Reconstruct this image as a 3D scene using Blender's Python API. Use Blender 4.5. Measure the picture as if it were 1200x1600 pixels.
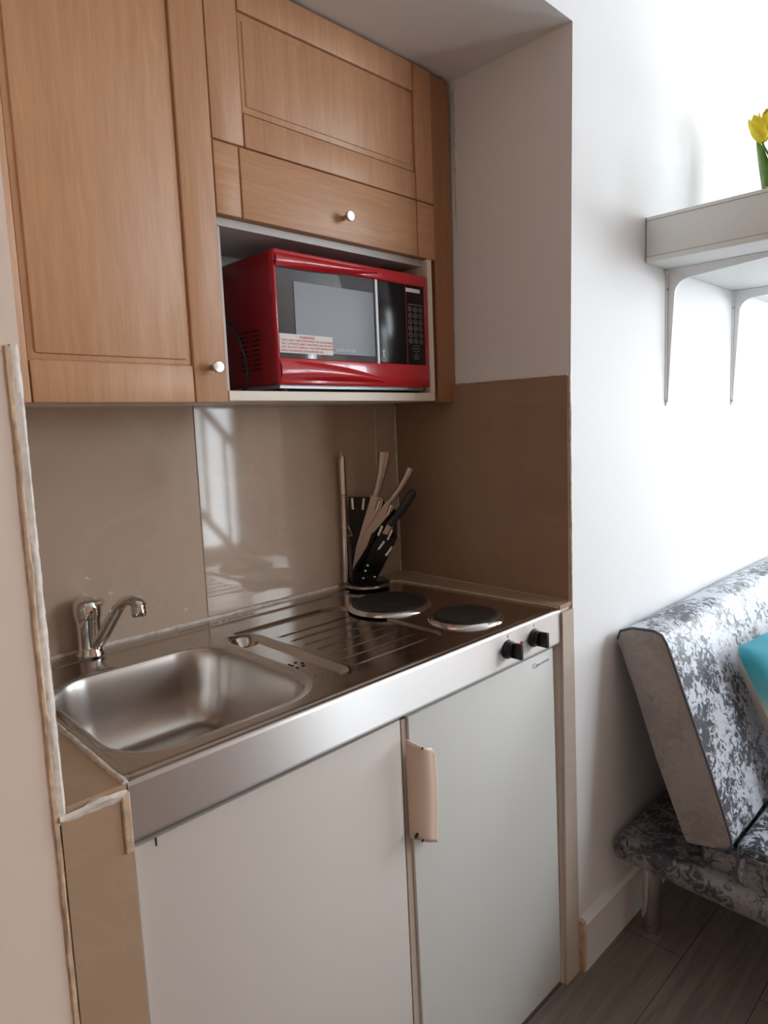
import bpy, bmesh, math, random
from mathutils import Vector, Matrix
random.seed(7)
for o in list(bpy.data.objects): bpy.data.objects.remove(o)
S = bpy.context.scene
COL = S.collection

# ------------------------------------------------------------------ camera, world, light, exposure
cam_d = bpy.data.cameras.new('camera'); cam = bpy.data.objects.new('camera', cam_d); COL.objects.link(cam)
cam.location = (-0.3078, -0.8507, 1.4136)
cam.rotation_euler = (1.4506, 0.0322, -0.8067)
cam_d.sensor_fit = 'VERTICAL'; cam_d.sensor_height = 36.0
cam_d.lens = 36.0 * 1049.85 / 1600.0
cam_d.shift_x = -67.42 / 1600.0; cam_d.shift_y = -13.76 / 1600.0
cam_d.clip_start = 0.02
S.camera = cam
S.view_settings.view_transform = 'Standard'; S.view_settings.look = 'None'
S.view_settings.gamma = 1.0; S.view_settings.use_curve_mapping = False
EXPOSURE = 0.12
S.view_settings.exposure = EXPOSURE
W = bpy.data.worlds.new('daylight'); S.world = W; W.use_nodes = True
bg = W.node_tree.nodes['Background']
bg.inputs[0].default_value = (0.82, 0.925, 1.0, 1); bg.inputs[1].default_value = 16.0
def portal(name, loc, rot, sx, sy):
    l = bpy.data.lights.new(name, 'AREA'); l.shape = 'RECTANGLE'; l.size = sx; l.size_y = sy
    l.cycles.is_portal = True
    o = bpy.data.objects.new(name, l); COL.objects.link(o); o.location = loc; o.rotation_euler = rot
    return o
# room extents
RX0, RX1, RY0, RZ = -1.5, 4.3, -2.9, 2.95
WA = (2.20, 2.62, 0.42, 2.05)           # tall narrow stair window in the wall opposite the niche: x0, x1, z0, z1
WC = (2.62, 4.15, 1.72, 2.70)           # wide high window beside it
WB = (-1.9, -0.45, 0.95, 2.35)          # window in the right-hand wall: y0, y1, z0, z1
portal('daylight_opposite', ((WA[0]+WA[1])/2, RY0-0.1, (WA[2]+WA[3])/2), (math.radians(90), 0, 0), WA[1]-WA[0], WA[3]-WA[2])
portal('daylight_opposite_wide', ((WC[0]+WC[1])/2, RY0-0.1, (WC[2]+WC[3])/2), (math.radians(90), 0, 0), WC[1]-WC[0], WC[3]-WC[2])
portal('daylight_right', (RX1+0.1, (WB[0]+WB[1])/2, (WB[2]+WB[3])/2), (0, math.radians(90), 0), WB[3]-WB[2], WB[1]-WB[0])

# ------------------------------------------------------------------ materials
def new_mat(name):
    m = bpy.data.materials.new(name); m.use_nodes = True
    nt = m.node_tree; b = nt.nodes['Principled BSDF']
    return m, nt, b
def plain(name, col, rough=0.5, metal=0.0, spec=0.5, bump=0.0, bscale=60, var=0.0, vscale=6, coat=0.0, trans=0.0, emis=None, alpha=1.0):
    m, nt, b = new_mat(name)
    b.inputs['Base Color'].default_value = (*col, 1)
    b.inputs['Roughness'].default_value = rough; b.inputs['Metallic'].default_value = metal
    b.inputs['Specular IOR Level'].default_value = spec; b.inputs['Coat Weight'].default_value = coat
    b.inputs['Coat Roughness'].default_value = 0.05
    b.inputs['Transmission Weight'].default_value = trans
    tc = nt.nodes.new('ShaderNodeTexCoord')
    if var > 0:
        n = nt.nodes.new('ShaderNodeTexNoise'); n.inputs['Scale'].default_value = vscale; n.inputs['Detail'].default_value = 5
        nt.links.new(tc.outputs['Object'], n.inputs['Vector'])
        r = nt.nodes.new('ShaderNodeValToRGB')
        r.color_ramp.elements[0].position = 0.3; r.color_ramp.elements[1].position = 0.7
        r.color_ramp.elements[0].color = (*[c*(1-var) for c in col], 1)
        r.color_ramp.elements[1].color = (*[min(1, c*(1+var)) for c in col], 1)
        nt.links.new(n.outputs['Fac'], r.inputs['Fac']); nt.links.new(r.outputs['Color'], b.inputs['Base Color'])
    if bump > 0:
        n = nt.nodes.new('ShaderNodeTexNoise'); n.inputs['Scale'].default_value = bscale; n.inputs['Detail'].default_value = 4
        nt.links.new(tc.outputs['Object'], n.inputs['Vector'])
        bp = nt.nodes.new('ShaderNodeBump'); bp.inputs['Strength'].default_value = bump; bp.inputs['Distance'].default_value = 0.002
        nt.links.new(n.outputs['Fac'], bp.inputs['Height']); nt.links.new(bp.outputs['Normal'], b.inputs['Normal'])
    return m
def wood(name, c0, c1, vertical=True, rough=0.42):
    m, nt, b = new_mat(name)
    tc = nt.nodes.new('ShaderNodeTexCoord'); mp = nt.nodes.new('ShaderNodeMapping')
    mp.inputs['Scale'].default_value = (16, 16, 1.1) if vertical else (1.1, 16, 16)
    nt.links.new(tc.outputs['Object'], mp.inputs['Vector'])
    n = nt.nodes.new('ShaderNodeTexNoise'); n.inputs['Scale'].default_value = 2.2; n.inputs['Detail'].default_value = 7; n.inputs['Roughness'].default_value = 0.6
    n.inputs['Distortion'].default_value = 0.6
    nt.links.new(mp.outputs['Vector'], n.inputs['Vector'])
    r = nt.nodes.new('ShaderNodeValToRGB'); r.color_ramp.elements[0].position = 0.28; r.color_ramp.elements[1].position = 0.72
    r.color_ramp.elements[0].color = (*c0, 1); r.color_ramp.elements[1].color = (*c1, 1)
    nt.links.new(n.outputs['Fac'], r.inputs['Fac'])
    n2 = nt.nodes.new('ShaderNodeTexNoise'); n2.inputs['Scale'].default_value = 14; n2.inputs['Detail'].default_value = 3
    nt.links.new(mp.outputs['Vector'], n2.inputs['Vector'])
    r2 = nt.nodes.new('ShaderNodeValToRGB'); r2.color_ramp.elements[0].position = 0.45; r2.color_ramp.elements[1].position = 0.6
    r2.color_ramp.elements[0].color = (0.93, 0.93, 0.93, 1); r2.color_ramp.elements[1].color = (1, 1, 1, 1)
    nt.links.new(n2.outputs['Fac'], r2.inputs['Fac'])
    mx = nt.nodes.new('ShaderNodeMixRGB'); mx.blend_type = 'MULTIPLY'; mx.inputs[0].default_value = 1
    nt.links.new(r.outputs['Color'], mx.inputs[1]); nt.links.new(r2.outputs['Color'], mx.inputs[2])
    nt.links.new(mx.outputs['Color'], b.inputs['Base Color'])
    b.inputs['Roughness'].default_value = rough
    return m
def tile_mat(name, col, rough=0.055, spec=0.35):
    m, nt, b = new_mat(name)
    tc = nt.nodes.new('ShaderNodeTexCoord')
    n = nt.nodes.new('ShaderNodeTexNoise'); n.inputs['Scale'].default_value = 3.5; n.inputs['Detail'].default_value = 8; n.inputs['Distortion'].default_value = 1.6
    nt.links.new(tc.outputs['Object'], n.inputs['Vector'])
    r = nt.nodes.new('ShaderNodeValToRGB'); e = r.color_ramp.elements
    e[0].position = 0.25; e[0].color = (*[c*0.90 for c in col], 1); e[1].position = 0.75; e[1].color = (*[c*1.06 for c in col], 1)
    v = e.new(0.5); v.color = (*col, 1); v2 = e.new(0.52); v2.color = (*[c*1.05 for c in col], 1); v3 = e.new(0.54); v3.color = (*col, 1)
    nt.links.new(n.outputs['Fac'], r.inputs['Fac']); nt.links.new(r.outputs['Color'], b.inputs['Base Color'])
    b.inputs['Roughness'].default_value = rough; b.inputs['Specular IOR Level'].default_value = spec
    return m
def steel(name, col=(0.60, 0.58, 0.56), rough=0.24, stretch=(1, 1, 1), aniso=0.0, rvar=0.08, nscale=40):
    m, nt, b = new_mat(name)
    b.inputs['Base Color'].default_value = (*col, 1); b.inputs['Metallic'].default_value = 1.0
    tc = nt.nodes.new('ShaderNodeTexCoord'); mp = nt.nodes.new('ShaderNodeMapping'); mp.inputs['Scale'].default_value = stretch
    nt.links.new(tc.outputs['Object'], mp.inputs['Vector'])
    n = nt.nodes.new('ShaderNodeTexNoise'); n.inputs['Scale'].default_value = nscale; n.inputs['Detail'].default_value = 5
    nt.links.new(mp.outputs['Vector'], n.inputs['Vector'])
    mr = nt.nodes.new('ShaderNodeMapRange'); mr.inputs['To Min'].default_value = rough - rvar; mr.inputs['To Max'].default_value = rough + rvar
    nt.links.new(n.outputs['Fac'], mr.inputs['Value']); nt.links.new(mr.outputs['Result'], b.inputs['Roughness'])
    b.inputs['Anisotropic'].default_value = aniso
    if aniso > 0:
        tg = nt.nodes.new('ShaderNodeTangent'); tg.direction_type = 'RADIAL'; tg.axis = 'X'
        nt.links.new(tg.outputs['Tangent'], b.inputs['Tangent'])
    return m
def velvet(name, light, dark, scale, lo, hi, rough=0.45):
    m, nt, b = new_mat(name)
    tc = nt.nodes.new('ShaderNodeTexCoord')
    n = nt.nodes.new('ShaderNodeTexNoise'); n.inputs['Scale'].default_value = scale; n.inputs['Detail'].default_value = 7; n.inputs['Roughness'].default_value = 0.68; n.inputs['Distortion'].default_value = 1.2
    nt.links.new(tc.outputs['Object'], n.inputs['Vector'])
    n2 = nt.nodes.new('ShaderNodeTexNoise'); n2.inputs['Scale'].default_value = scale*0.18; n2.inputs['Detail'].default_value = 2
    nt.links.new(tc.outputs['Object'], n2.inputs['Vector'])
    ad = nt.nodes.new('ShaderNodeMath'); ad.operation = 'MULTIPLY_ADD'; ad.inputs[1].default_value = 0.60; 
    nt.links.new(n2.outputs['Fac'], ad.inputs[0]); nt.links.new(n.outputs['Fac'], ad.inputs[2])
    r = nt.nodes.new('ShaderNodeValToRGB'); e = r.color_ramp.elements
    e[0].position = lo; e[0].color = (*dark, 1); e[1].position = hi; e[1].color = (*light, 1)
    nt.links.new(ad.outputs[0], r.inputs['Fac']); nt.links.new(r.outputs['Color'], b.inputs['Base Color'])
    bp = nt.nodes.new('ShaderNodeBump'); bp.inputs['Strength'].default_value = 0.35; bp.inputs['Distance'].default_value = 0.004
    nt.links.new(ad.outputs[0], bp.inputs['Height']); nt.links.new(bp.outputs['Normal'], b.inputs['Normal'])
    b.inputs['Roughness'].default_value = rough; b.inputs['Sheen Weight'].default_value = 0.10; b.inputs['Sheen Roughness'].default_value = 0.4
    return m
def floor_mat():
    m, nt, b = new_mat('grey_brown_laminate')
    tc = nt.nodes.new('ShaderNodeTexCoord'); mp = nt.nodes.new('ShaderNodeMapping')
    mp.inputs['Rotation'].default_value = (0, 0, 0)
    nt.links.new(tc.outputs['Object'], mp.inputs['Vector'])
    br = nt.nodes.new('ShaderNodeTexBrick'); br.inputs['Scale'].default_value = 1.0; br.inputs['Brick Width'].default_value = 1.28; br.inputs['Row Height'].default_value = 0.19
    br.inputs['Mortar Size'].default_value = 0.0012; br.inputs['Color1'].default_value = (0.20, 0.158, 0.135, 1); br.inputs['Color2'].default_value = (0.235, 0.190, 0.163, 1)
    br.inputs['Mortar'].default_value = (0.04, 0.03, 0.025, 1)
    nt.links.new(mp.outputs['Vector'], br.inputs['Vector'])
    mp2 = nt.nodes.new('ShaderNodeMapping'); mp2.inputs['Scale'].default_value = (1.0, 12, 1)
    nt.links.new(tc.outputs['Object'], mp2.inputs['Vector'])
    n = nt.nodes.new('ShaderNodeTexNoise'); n.inputs['Scale'].default_value = 3; n.inputs['Detail'].default_value = 8; n.inputs['Distortion'].default_value = 1.5
    nt.links.new(mp2.outputs['Vector'], n.inputs['Vector'])
    r = nt.nodes.new('ShaderNodeValToRGB'); r.color_ramp.elements[0].position = 0.3; r.color_ramp.elements[1].position = 0.7
    r.color_ramp.elements[0].color = (0.72, 0.72, 0.72, 1); r.color_ramp.elements[1].color = (1.15, 1.15, 1.15, 1)
    nt.links.new(n.outputs['Fac'], r.inputs['Fac'])
    mx = nt.nodes.new('ShaderNodeMixRGB'); mx.blend_type = 'MULTIPLY'; mx.inputs[0].default_value = 1
    nt.links.new(br.outputs['Color'], mx.inputs[1]); nt.links.new(r.outputs['Color'], mx.inputs[2])
    nt.links.new(mx.outputs['Color'], b.inputs['Base Color']); b.inputs['Roughness'].default_value = 0.42
    return m
M = {}
M['wall'] = plain('white_wall_paint', (0.80, 0.80, 0.80), 0.7, bump=0.06, bscale=90)
M['wall_cream'] = plain('warm_white_wall_paint', (0.80, 0.655, 0.555), 0.6, bump=0.06, bscale=80)
M['room'] = plain('room_wall_paint', (0.64, 0.46, 0.36), 0.8)
M['ceil'] = plain('ceiling_paint', (0.78, 0.77, 0.76), 0.8, bump=0.05, bscale=50)
M['floor'] = floor_mat()
M['wood_v'] = wood('beech_foil_vertical_grain', (0.54, 0.285, 0.150), (0.65, 0.37, 0.205), True)
M['wood_h'] = wood('beech_foil_horizontal_grain', (0.54, 0.285, 0.150), (0.65, 0.37, 0.205), False)
M['wood_dark'] = wood('darker_beech_filler', (0.33, 0.145, 0.07), (0.42, 0.20, 0.10), True)
M['tile'] = tile_mat('glazed_beige_tile', (0.53, 0.415, 0.325))
M['tile_shade'] = tile_mat('shaded_beige_tile', (0.345, 0.225, 0.155), 0.12, 0.3)  # beige tile with the side wall's shade painted into its colour
M['tile_tan'] = tile_mat('tan_pier_tile', (0.43, 0.295, 0.195), 0.15, 0.3)
M['tile_pier_lit'] = tile_mat('lit_pier_tile', (0.52, 0.44, 0.37), 0.3, 0.4)  # same pier tile, colour lightened to stand in for a glancing white reflection
M['bisque'] = plain('bare_tile_edge', (0.60, 0.43, 0.29), 0.85, bump=0.5, bscale=120, var=0.25, vscale=50)
M['caulk'] = plain('old_white_caulk', (0.70, 0.62, 0.55), 0.55, bump=0.3, bscale=140, var=0.18, vscale=70)
M['grout'] = plain('pale_grout', (0.55, 0.46, 0.38), 0.8, var=0.15, vscale=60)
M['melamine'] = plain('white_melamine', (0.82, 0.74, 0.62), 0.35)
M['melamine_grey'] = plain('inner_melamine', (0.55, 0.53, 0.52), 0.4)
M['steel_top'] = steel('worktop_steel', (0.54, 0.50, 0.46), 0.17, (1, 1, 1), 0.0, 0.01, 30)
M['steel_bowl'] = steel('satin_sink_steel', (0.58, 0.55, 0.52), 0.30, (1, 1, 1), 0.0, 0.01, 30)
M['steel_front'] = steel('brushed_front_steel', (0.72, 0.70, 0.69), 0.38, (0.6, 1, 40), 0.92, 0.02, 12)
M['chrome'] = plain('chrome', (0.72, 0.71, 0.70), 0.08, 1.0)
M['satin_metal'] = plain('satin_nickel', (0.62, 0.58, 0.54), 0.18, 1.0)
M['knife_steel'] = plain('knife_steel', (0.40, 0.34, 0.30), 0.22, 1.0)
M['door_white'] = plain('cream_lacquer_door', (0.64, 0.59, 0.545), 0.38)
M['fridge_white'] = plain('fridge_white_lacquer', (0.66, 0.675, 0.65), 0.35)
M['gasket'] = plain('yellowed_plastic_edge', (0.50, 0.41, 0.33), 0.5)
M['handle'] = plain('yellowed_plastic_handle', (0.66, 0.50, 0.39), 0.38)
M['black'] = plain('black_plastic', (0.012, 0.012, 0.013), 0.3)
M['black_gloss'] = plain('black_acrylic', (0.006, 0.006, 0.007), 0.16, spec=0.25)
M['iron'] = plain('cast_iron_plate', (0.022, 0.019, 0.018), 0.42, bump=0.1, bscale=200)
M['dark'] = plain('dark_void', (0.008, 0.007, 0.006), 0.9)
M['red'] = plain('glossy_red_enamel', (0.52, 0.008, 0.018), 0.22, coat=0.6)
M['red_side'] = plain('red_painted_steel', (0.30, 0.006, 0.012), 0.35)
M['mw_glass'] = plain('microwave_tinted_glass', (0.11, 0.115, 0.125), 0.07, spec=0.5, coat=0.3)
M['mw_mesh'] = plain('microwave_door_screen', (0.18, 0.19, 0.21), 0.30, spec=0.28)
M['silver'] = plain('silver_trim', (0.42, 0.43, 0.45), 0.4, 0.5)
M['sticker'] = plain('white_sticker', (0.80, 0.76, 0.75), 0.5)
M['red_ink'] = plain('red_ink', (0.75, 0.14, 0.10), 0.6)
M['grey_ink'] = plain('grey_ink', (0.30, 0.30, 0.31), 0.5)
M['pale_ink'] = plain('pale_ink', (0.95, 0.95, 0.95), 0.5)
M['key_ink'] = plain('keypad_ink', (0.30, 0.29, 0.28), 0.5)
M['red_lamp'] = plain('red_indicator', (0.45, 0.02, 0.02), 0.2)
M['velvet'] = velvet('crushed_velvet_silver', (0.54, 0.57, 0.63), (0.030, 0.034, 0.050), 48, 0.745, 0.825)
M['velvet_end'] = velvet('crushed_velvet_end', (0.36, 0.32, 0.30), (0.27, 0.24, 0.225), 40, 0.60, 0.86)  # same velvet, brownish tint paints in the warm ambient light on the end
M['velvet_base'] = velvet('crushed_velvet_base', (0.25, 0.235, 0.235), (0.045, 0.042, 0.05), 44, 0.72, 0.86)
M['piping'] = plain('dark_grey_piping', (0.10, 0.10, 0.11), 0.6)
M['shelf'] = plain('grey_white_shelf_board', (0.86, 0.88, 0.86), 0.45)
M['shelf_line'] = plain('shelf_joint', (0.33, 0.32, 0.31), 0.6)
M['white_metal'] = plain('white_bracket_enamel', (0.90, 0.92, 0.93), 0.35)
M['skirting'] = plain('white_gloss_skirting', (0.76, 0.76, 0.74), 0.3)
M['petal'] = plain('yellow_petal', (0.85, 0.68, 0.015), 0.55, var=0.15, vscale=30)
M['leaf'] = plain('tulip_leaf_green', (0.10, 0.20, 0.025), 0.45, var=0.35, vscale=25)
M['moss'] = plain('pale_green_shred', (0.50, 0.60, 0.25), 0.8)
M['pot'] = plain('white_ceramic_pot', (0.75, 0.75, 0.73), 0.3)
M['pvc'] = plain('white_window_frame', (0.8, 0.8, 0.8), 0.4)
M['cushion_back'] = plain('pale_cushion_back', (0.62, 0.53, 0.45), 0.8, bump=0.3, bscale=200)
def cushion_front():
    m, nt, b = new_mat('beach_print_cushion')
    tc = nt.nodes.new('ShaderNodeTexCoord'); n = nt.nodes.new('ShaderNodeTexNoise'); n.inputs['Scale'].default_value = 5; n.inputs['Detail'].default_value = 5
    nt.links.new(tc.outputs['Object'], n.inputs['Vector'])
    sp = nt.nodes.new('ShaderNodeSeparateXYZ'); nt.links.new(tc.outputs['Object'], sp.inputs[0])
    ma = nt.nodes.new('ShaderNodeMath'); ma.operation = 'MULTIPLY_ADD'; ma.inputs[1].default_value = 0.22
    nt.links.new(n.outputs['Fac'], ma.inputs[0]); nt.links.new(sp.outputs['Z'], ma.inputs[2])
    mr = nt.nodes.new('ShaderNodeMapRange'); mr.inputs['From Min'].default_value = 0.05; mr.inputs['From Max'].default_value = 0.50
    nt.links.new(ma.outputs[0], mr.inputs['Value'])
    r = nt.nodes.new('ShaderNodeValToRGB'); e = r.color_ramp.elements
    e[0].position = 0.0; e[0].color = (0.10, 0.33, 0.40, 1); e[1].position = 1.0; e[1].color = (0.02, 0.27, 0.36, 1)
    for p, c in ((0.25, (0.20, 0.50, 0.50)), (0.45, (0.62, 0.60, 0.44)), (0.60, (0.55, 0.58, 0.45)), (0.72, (0.12, 0.45, 0.50)), (0.86, (0.03, 0.33, 0.42))):
        k = e.new(p); k.color = (*c, 1)
    nt.links.new(mr.outputs['Result'], r.inputs['Fac']); nt.links.new(r.outputs['Color'], b.inputs['Base Color'])
    b.inputs['Roughness'].default_value = 0.7
    return m
M['cushion'] = cushion_front()

# ------------------------------------------------------------------ mesh helpers (all in world coordinates)
def wloc(o):
    v = Vector((0, 0, 0))
    while o is not None:
        v += o.location; o = o.parent
    return v
def obj(name, bm, mat, parent=None, smooth=False, base=None):
    me = bpy.data.meshes.new(name)
    if parent is not None: off = wloc(parent)
    elif base is not None: off = Vector(base)
    else: off = Vector((0, 0, 0))
    bmesh.ops.translate(bm, verts=bm.verts, vec=-off)
    bmesh.ops.recalc_face_normals(bm, faces=bm.faces)
    bm.to_mesh(me); bm.free()
    o = bpy.data.objects.new(name, me); COL.objects.link(o)
    mats = mat if isinstance(mat, (list, tuple)) else [mat]
    for k in mats: me.materials.append(k)
    if smooth:
        for p in me.polygons: p.use_smooth = True
        if smooth != 'all':
            me.set_sharp_from_angle(angle=math.radians(38))
    if parent is not None: o.parent = parent
    else: o.location = off
    return o
def thing(name, label, cat, loc, group=None):
    o = bpy.data.objects.new(name, None); COL.objects.link(o); o.location = loc; o.empty_display_size = 0.05
    o['label'] = label; o['category'] = cat
    if group: o['group'] = group
    return o
def tag(o, label, cat, group=None):
    o['label'] = label; o['category'] = cat
    if group: o['group'] = group
    return o
def struct(name, bm, mat, **k):
    o = obj(name, bm, mat, **k); o['kind'] = 'structure'; return o
def box(bm, x0, x1, y0, y1, z0, z1, bev=0.0, seg=2, mi=0):
    vs = [bm.verts.new((x, y, z)) for x in (x0, x1) for y in (y0, y1) for z in (z0, z1)]
    F = [(0, 1, 3, 2), (4, 6, 7, 5), (0, 4, 5, 1), (2, 3, 7, 6), (0, 2, 6, 4), (1, 5, 7, 3)]
    fs = [bm.faces.new([vs[i] for i in f]) for f in F]
    for f in fs: f.material_index = mi
    if bev > 0:
        es = list({e for f in fs for e in f.edges})
        bmesh.ops.bevel(bm, geom=es, offset=bev, segments=seg, affect='EDGES', profile=0.5)
    return bm
def B(*a, **k):
    bm = bmesh.new(); box(bm, *a, **k); return bm
def prism(bm, pts, axis, a, b, bev=0.0, seg=2):
    """pts: polygon in the two other axes (cyclic order x,y,z without axis); extruded from a to b."""
    def P(p, t):
        if axis == 'x': return (t, p[0], p[1])
        if axis == 'y': return (p[0], t, p[1])
        return (p[0], p[1], t)
    v0 = [bm.verts.new(P(p, a)) for p in pts]; v1 = [bm.verts.new(P(p, b)) for p in pts]
    fs = [bm.faces.new(v0), bm.faces.new(v1[::-1])]
    n = len(pts)
    for i in range(n): fs.append(bm.faces.new([v0[i], v1[i], v1[(i+1) % n], v0[(i+1) % n]]))
    if bev > 0:
        es = list({e for f in fs[:2] for e in f.edges})
        bmesh.ops.bevel(bm, geom=es, offset=bev, segments=seg, affect='EDGES', profile=0.5)
    return bm
def PR(*a, **k):
    bm = bmesh.new(); prism(bm, *a, **k); return bm
def tube(bm, pts, r, n=14, cap=True, flat=1.0):
    pts = [Vector(p) for p in pts]; rs = r if isinstance(r, (list, tuple)) else [r]*len(pts)
    rings = []; up = None
    for i, p in enumerate(pts):
        d = (pts[min(i+1, len(pts)-1)] - pts[max(i-1, 0)]).normalized()
        if up is None:
            up = Vector((0, 0, 1)) if abs(d.z) < 0.9 else Vector((1, 0, 0))
        a = (up - d*up.dot(d)).normalized(); b = d.cross(a); up = a
        rings.append([bm.verts.new(p + (a*math.cos(t)*flat + b*math.sin(t))*rs[i]) for t in [2*math.pi*k/n for k in range(n)]])
    for A, C in zip(rings, rings[1:]):
        for k in range(n): bm.faces.new([A[k], A[(k+1) % n], C[(k+1) % n], C[k]])
    if cap: bm.faces.new(rings[0][::-1]); bm.faces.new(rings[-1])
    return bm
def T(*a, **k):
    bm = bmesh.new(); tube(bm, *a, **k); return bm
def lathe(bm, prof, c, axis=(0, 0, 1), n=32, cap=True):
    ax = Vector(axis).normalized(); u = ax.orthogonal().normalized(); v = ax.cross(u); c = Vector(c)
    rings = [[bm.verts.new(c + ax*h + (u*math.cos(2*math.pi*k/n) + v*math.sin(2*math.pi*k/n))*max(r, 1e-5)) for k in range(n)] for r, h in prof]
    for A, C in zip(rings, rings[1:]):
        for k in range(n): bm.faces.new([A[k], A[(k+1) % n], C[(k+1) % n], C[k]])
    if cap: bm.faces.new(rings[0][::-1]); bm.faces.new(rings[-1])
    return bm
def L(*a, **k):
    bm = bmesh.new(); lathe(bm, *a, **k); return bm
def catmull(P, m=8):
    P = [Vector(p) for p in P]; out = []
    for i in range(len(P)-1):
        p0, p1, p2, p3 = P[max(i-1, 0)], P[i], P[i+1], P[min(i+2, len(P)-1)]
        for k in range(m):
            t = k/m
            out.append(0.5*((2*p1) + (p2-p0)*t + (2*p0-5*p1+4*p2-p3)*t*t + (3*p1-p0-3*p2+p3)*t**3))
    out.append(P[-1]); return out
def ragged_strip(pts, w, h, jit, n_dir, side, step=0.006):
    """uneven bead following pts; w half width along side, h height along n_dir."""
    n_dir = Vector(n_dir).normalized(); side = Vector(side).normalized()
    P = [Vector(p) for p in pts]; samp = []
    for a, b in zip(P, P[1:]):
        k = max(2, int((b-a).length/step))
        samp += [a.lerp(b, i/k) for i in range(k)]
    samp.append(P[-1]); bm = bmesh.new(); rows = []; wander = [0.0]*8; idx = [0]
    def r(s):
        i = idx[0] % 8; idx[0] += 1
        wander[i] = wander[i]*0.72 + random.uniform(-1, 1)*0.55
        return max(-1.3, min(1.3, wander[i]))*s
    for p in samp:
        idx[0] = 0
        rows.append([bm.verts.new(p - side*(w + r(jit)) - n_dir*0.002), bm.verts.new(p - side*w*0.5 + side*r(jit*0.4) + n_dir*(h*0.8 + r(jit*0.4))),
                     bm.verts.new(p + side*r(jit*0.5) + n_dir*(h + r(jit*0.5))), bm.verts.new(p + side*w*0.5 + side*r(jit*0.4) + n_dir*(h*0.8 + r(jit*0.4))), bm.verts.new(p + side*(w + r(jit)) - n_dir*0.002)])
    for A, C in zip(rows, rows[1:]):
        for k in range(4): bm.faces.new([A[k], A[k+1], C[k+1], C[k]])
        bm.faces.new([A[4], A[0], C[0], C[4]])
    bm.faces.new(rows[0]); bm.faces.new(rows[-1][::-1])
    return bm
def text_part(name, txt, size, origin, xdir, ydir, mat, parent, extr=0.0002, align='LEFT', spacing=1.0):
    cu = bpy.data.curves.new(name, 'FONT'); cu.body = txt; cu.size = size; cu.extrude = extr; cu.align_x = align; cu.space_line = spacing
    tmp = bpy.data.objects.new(name + '_tmp', cu); COL.objects.link(tmp)
    dg = bpy.context.evaluated_depsgraph_get(); dg.update()
    me = bpy.data.meshes.new_from_object(tmp.evaluated_get(dg))
    bpy.data.objects.remove(tmp); bpy.data.curves.remove(cu)
    X = Vector(xdir).normalized(); Y = Vector(ydir).normalized(); Z = X.cross(Y)
    mt = Matrix((X, Y, Z)).transposed().to_4x4(); mt.translation = Vector(origin) - wloc(parent)
    me.transform(mt); me.materials.clear(); me.materials.append(mat)
    o = bpy.data.objects.new(name, me); COL.objects.link(o); o.parent = parent
    return o

# ------------------------------------------------------------------ room shell
YF = -0.011                                   # front plane of the white wall
D = 0.569; HW = 0.974; ZC = 2.266; XL = -0.0725; XR = 1.048
struct('floor', B(RX0-0.2, RX1+0.2, RY0-0.2, 0.75, -0.1, 0.0), M['floor'])
struct('ceiling', B(RX0-0.2, RX1+0.2, RY0-0.2, 0.0, RZ, RZ+0.1), M['ceil'])
struct('wall_niche_top', B(XL, XR+0.016, YF, 0.7, ZC, RZ), M['wall'])
bm = bmesh.new()
prism(bm, [(1.069, 0.0), (RX1+0.2, 0.0), (RX1+0.2, RZ), (1.064, RZ), (1.064, ZC), (1.047, 1.515), (1.049, 0.976)], 'y', YF, 0.7)
struct('wall_right_of_niche', bm, M['wall'])
struct('wall_left_of_niche', PR([(RX0-0.2, 0), (-0.0875, 0), (-0.0875, 1.509), (XL, 1.509), (XL, RZ), (RX0-0.2, RZ)], 'y', YF, 0.7), M['wall_cream'])
struct('wall_niche_left', B(-0.0875, XL-0.006, YF+0.012, 0.7, 0, 1.509), M['wall_cream'])
struct('wall_niche_back', B(XL-0.02, XR+0.03, D+0.01, 0.7, 0, RZ), M['wall_cream'])
# room walls out of frame that the light bounces from, with the two window openings
struct('wall_left', B(RX0-0.2, RX0, RY0, YF, 0, RZ), M['room'])
bm = bmesh.new()
for a in ((RX0-0.2, 0.85, 0, RZ), (0.85, 1.85, 2.05, RZ), (1.85, WA[0], 0, RZ), (WA[1], WC[0], 0, RZ), (WC[1], RX1+0.2, 0, RZ), (WA[0], WA[1], 0, WA[2]), (WA[0], WA[1], WA[3], RZ), (WC[0], WC[1], 0, WC[2]), (WC[0], WC[1], WC[3], RZ)):
    box(bm, a[0], a[1], RY0-0.2, RY0, a[2], a[3])
struct('wall_front', bm, M['room'])
bm = bmesh.new()
for a in ((RY0, WB[0], 0, RZ), (WB[1], YF, 0, RZ), (WB[0], WB[1], 0, WB[2]), (WB[0], WB[1], WB[3], RZ)):
    box(bm, RX1, RX1+0.2, a[0], a[1], a[2], a[3])
struct('wall_right', bm, M['room'])
bm = bmesh.new(); box(bm, 0.85, 1.85, RY0-0.06, RY0-0.02, 0, 2.05, 0.002)  # unseen door, added so the steel apron's left end reflects dark brown
for a in ((0.98, 1.30, 0.25, 0.95), (1.40, 1.72, 0.25, 0.95), (0.98, 1.30, 1.1, 1.9), (1.40, 1.72, 1.1, 1.9)): box(bm, a[0], a[1], RY0-0.025, RY0-0.012, a[2], a[3], 0.004)
struct('added_door_1', bm, M['wood_dark'])
bm = bmesh.new()
for a in ((WC[0], WC[0]+0.05, WC[2], WC[3]), (WC[1]-0.05, WC[1], WC[2], WC[3]), (WC[0]+0.57, WC[0]+0.63, WC[2], WC[3]), (WC[0], WC[1], WC[2], WC[2]+0.05), (WC[0], WC[1], WC[3]-0.05, WC[3])):
    box(bm, a[0], a[1], RY0-0.13, RY0-0.07, a[2], a[3], 0.004)
struct('window_3', bm, M['pvc'])
bm = bmesh.new()
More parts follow.
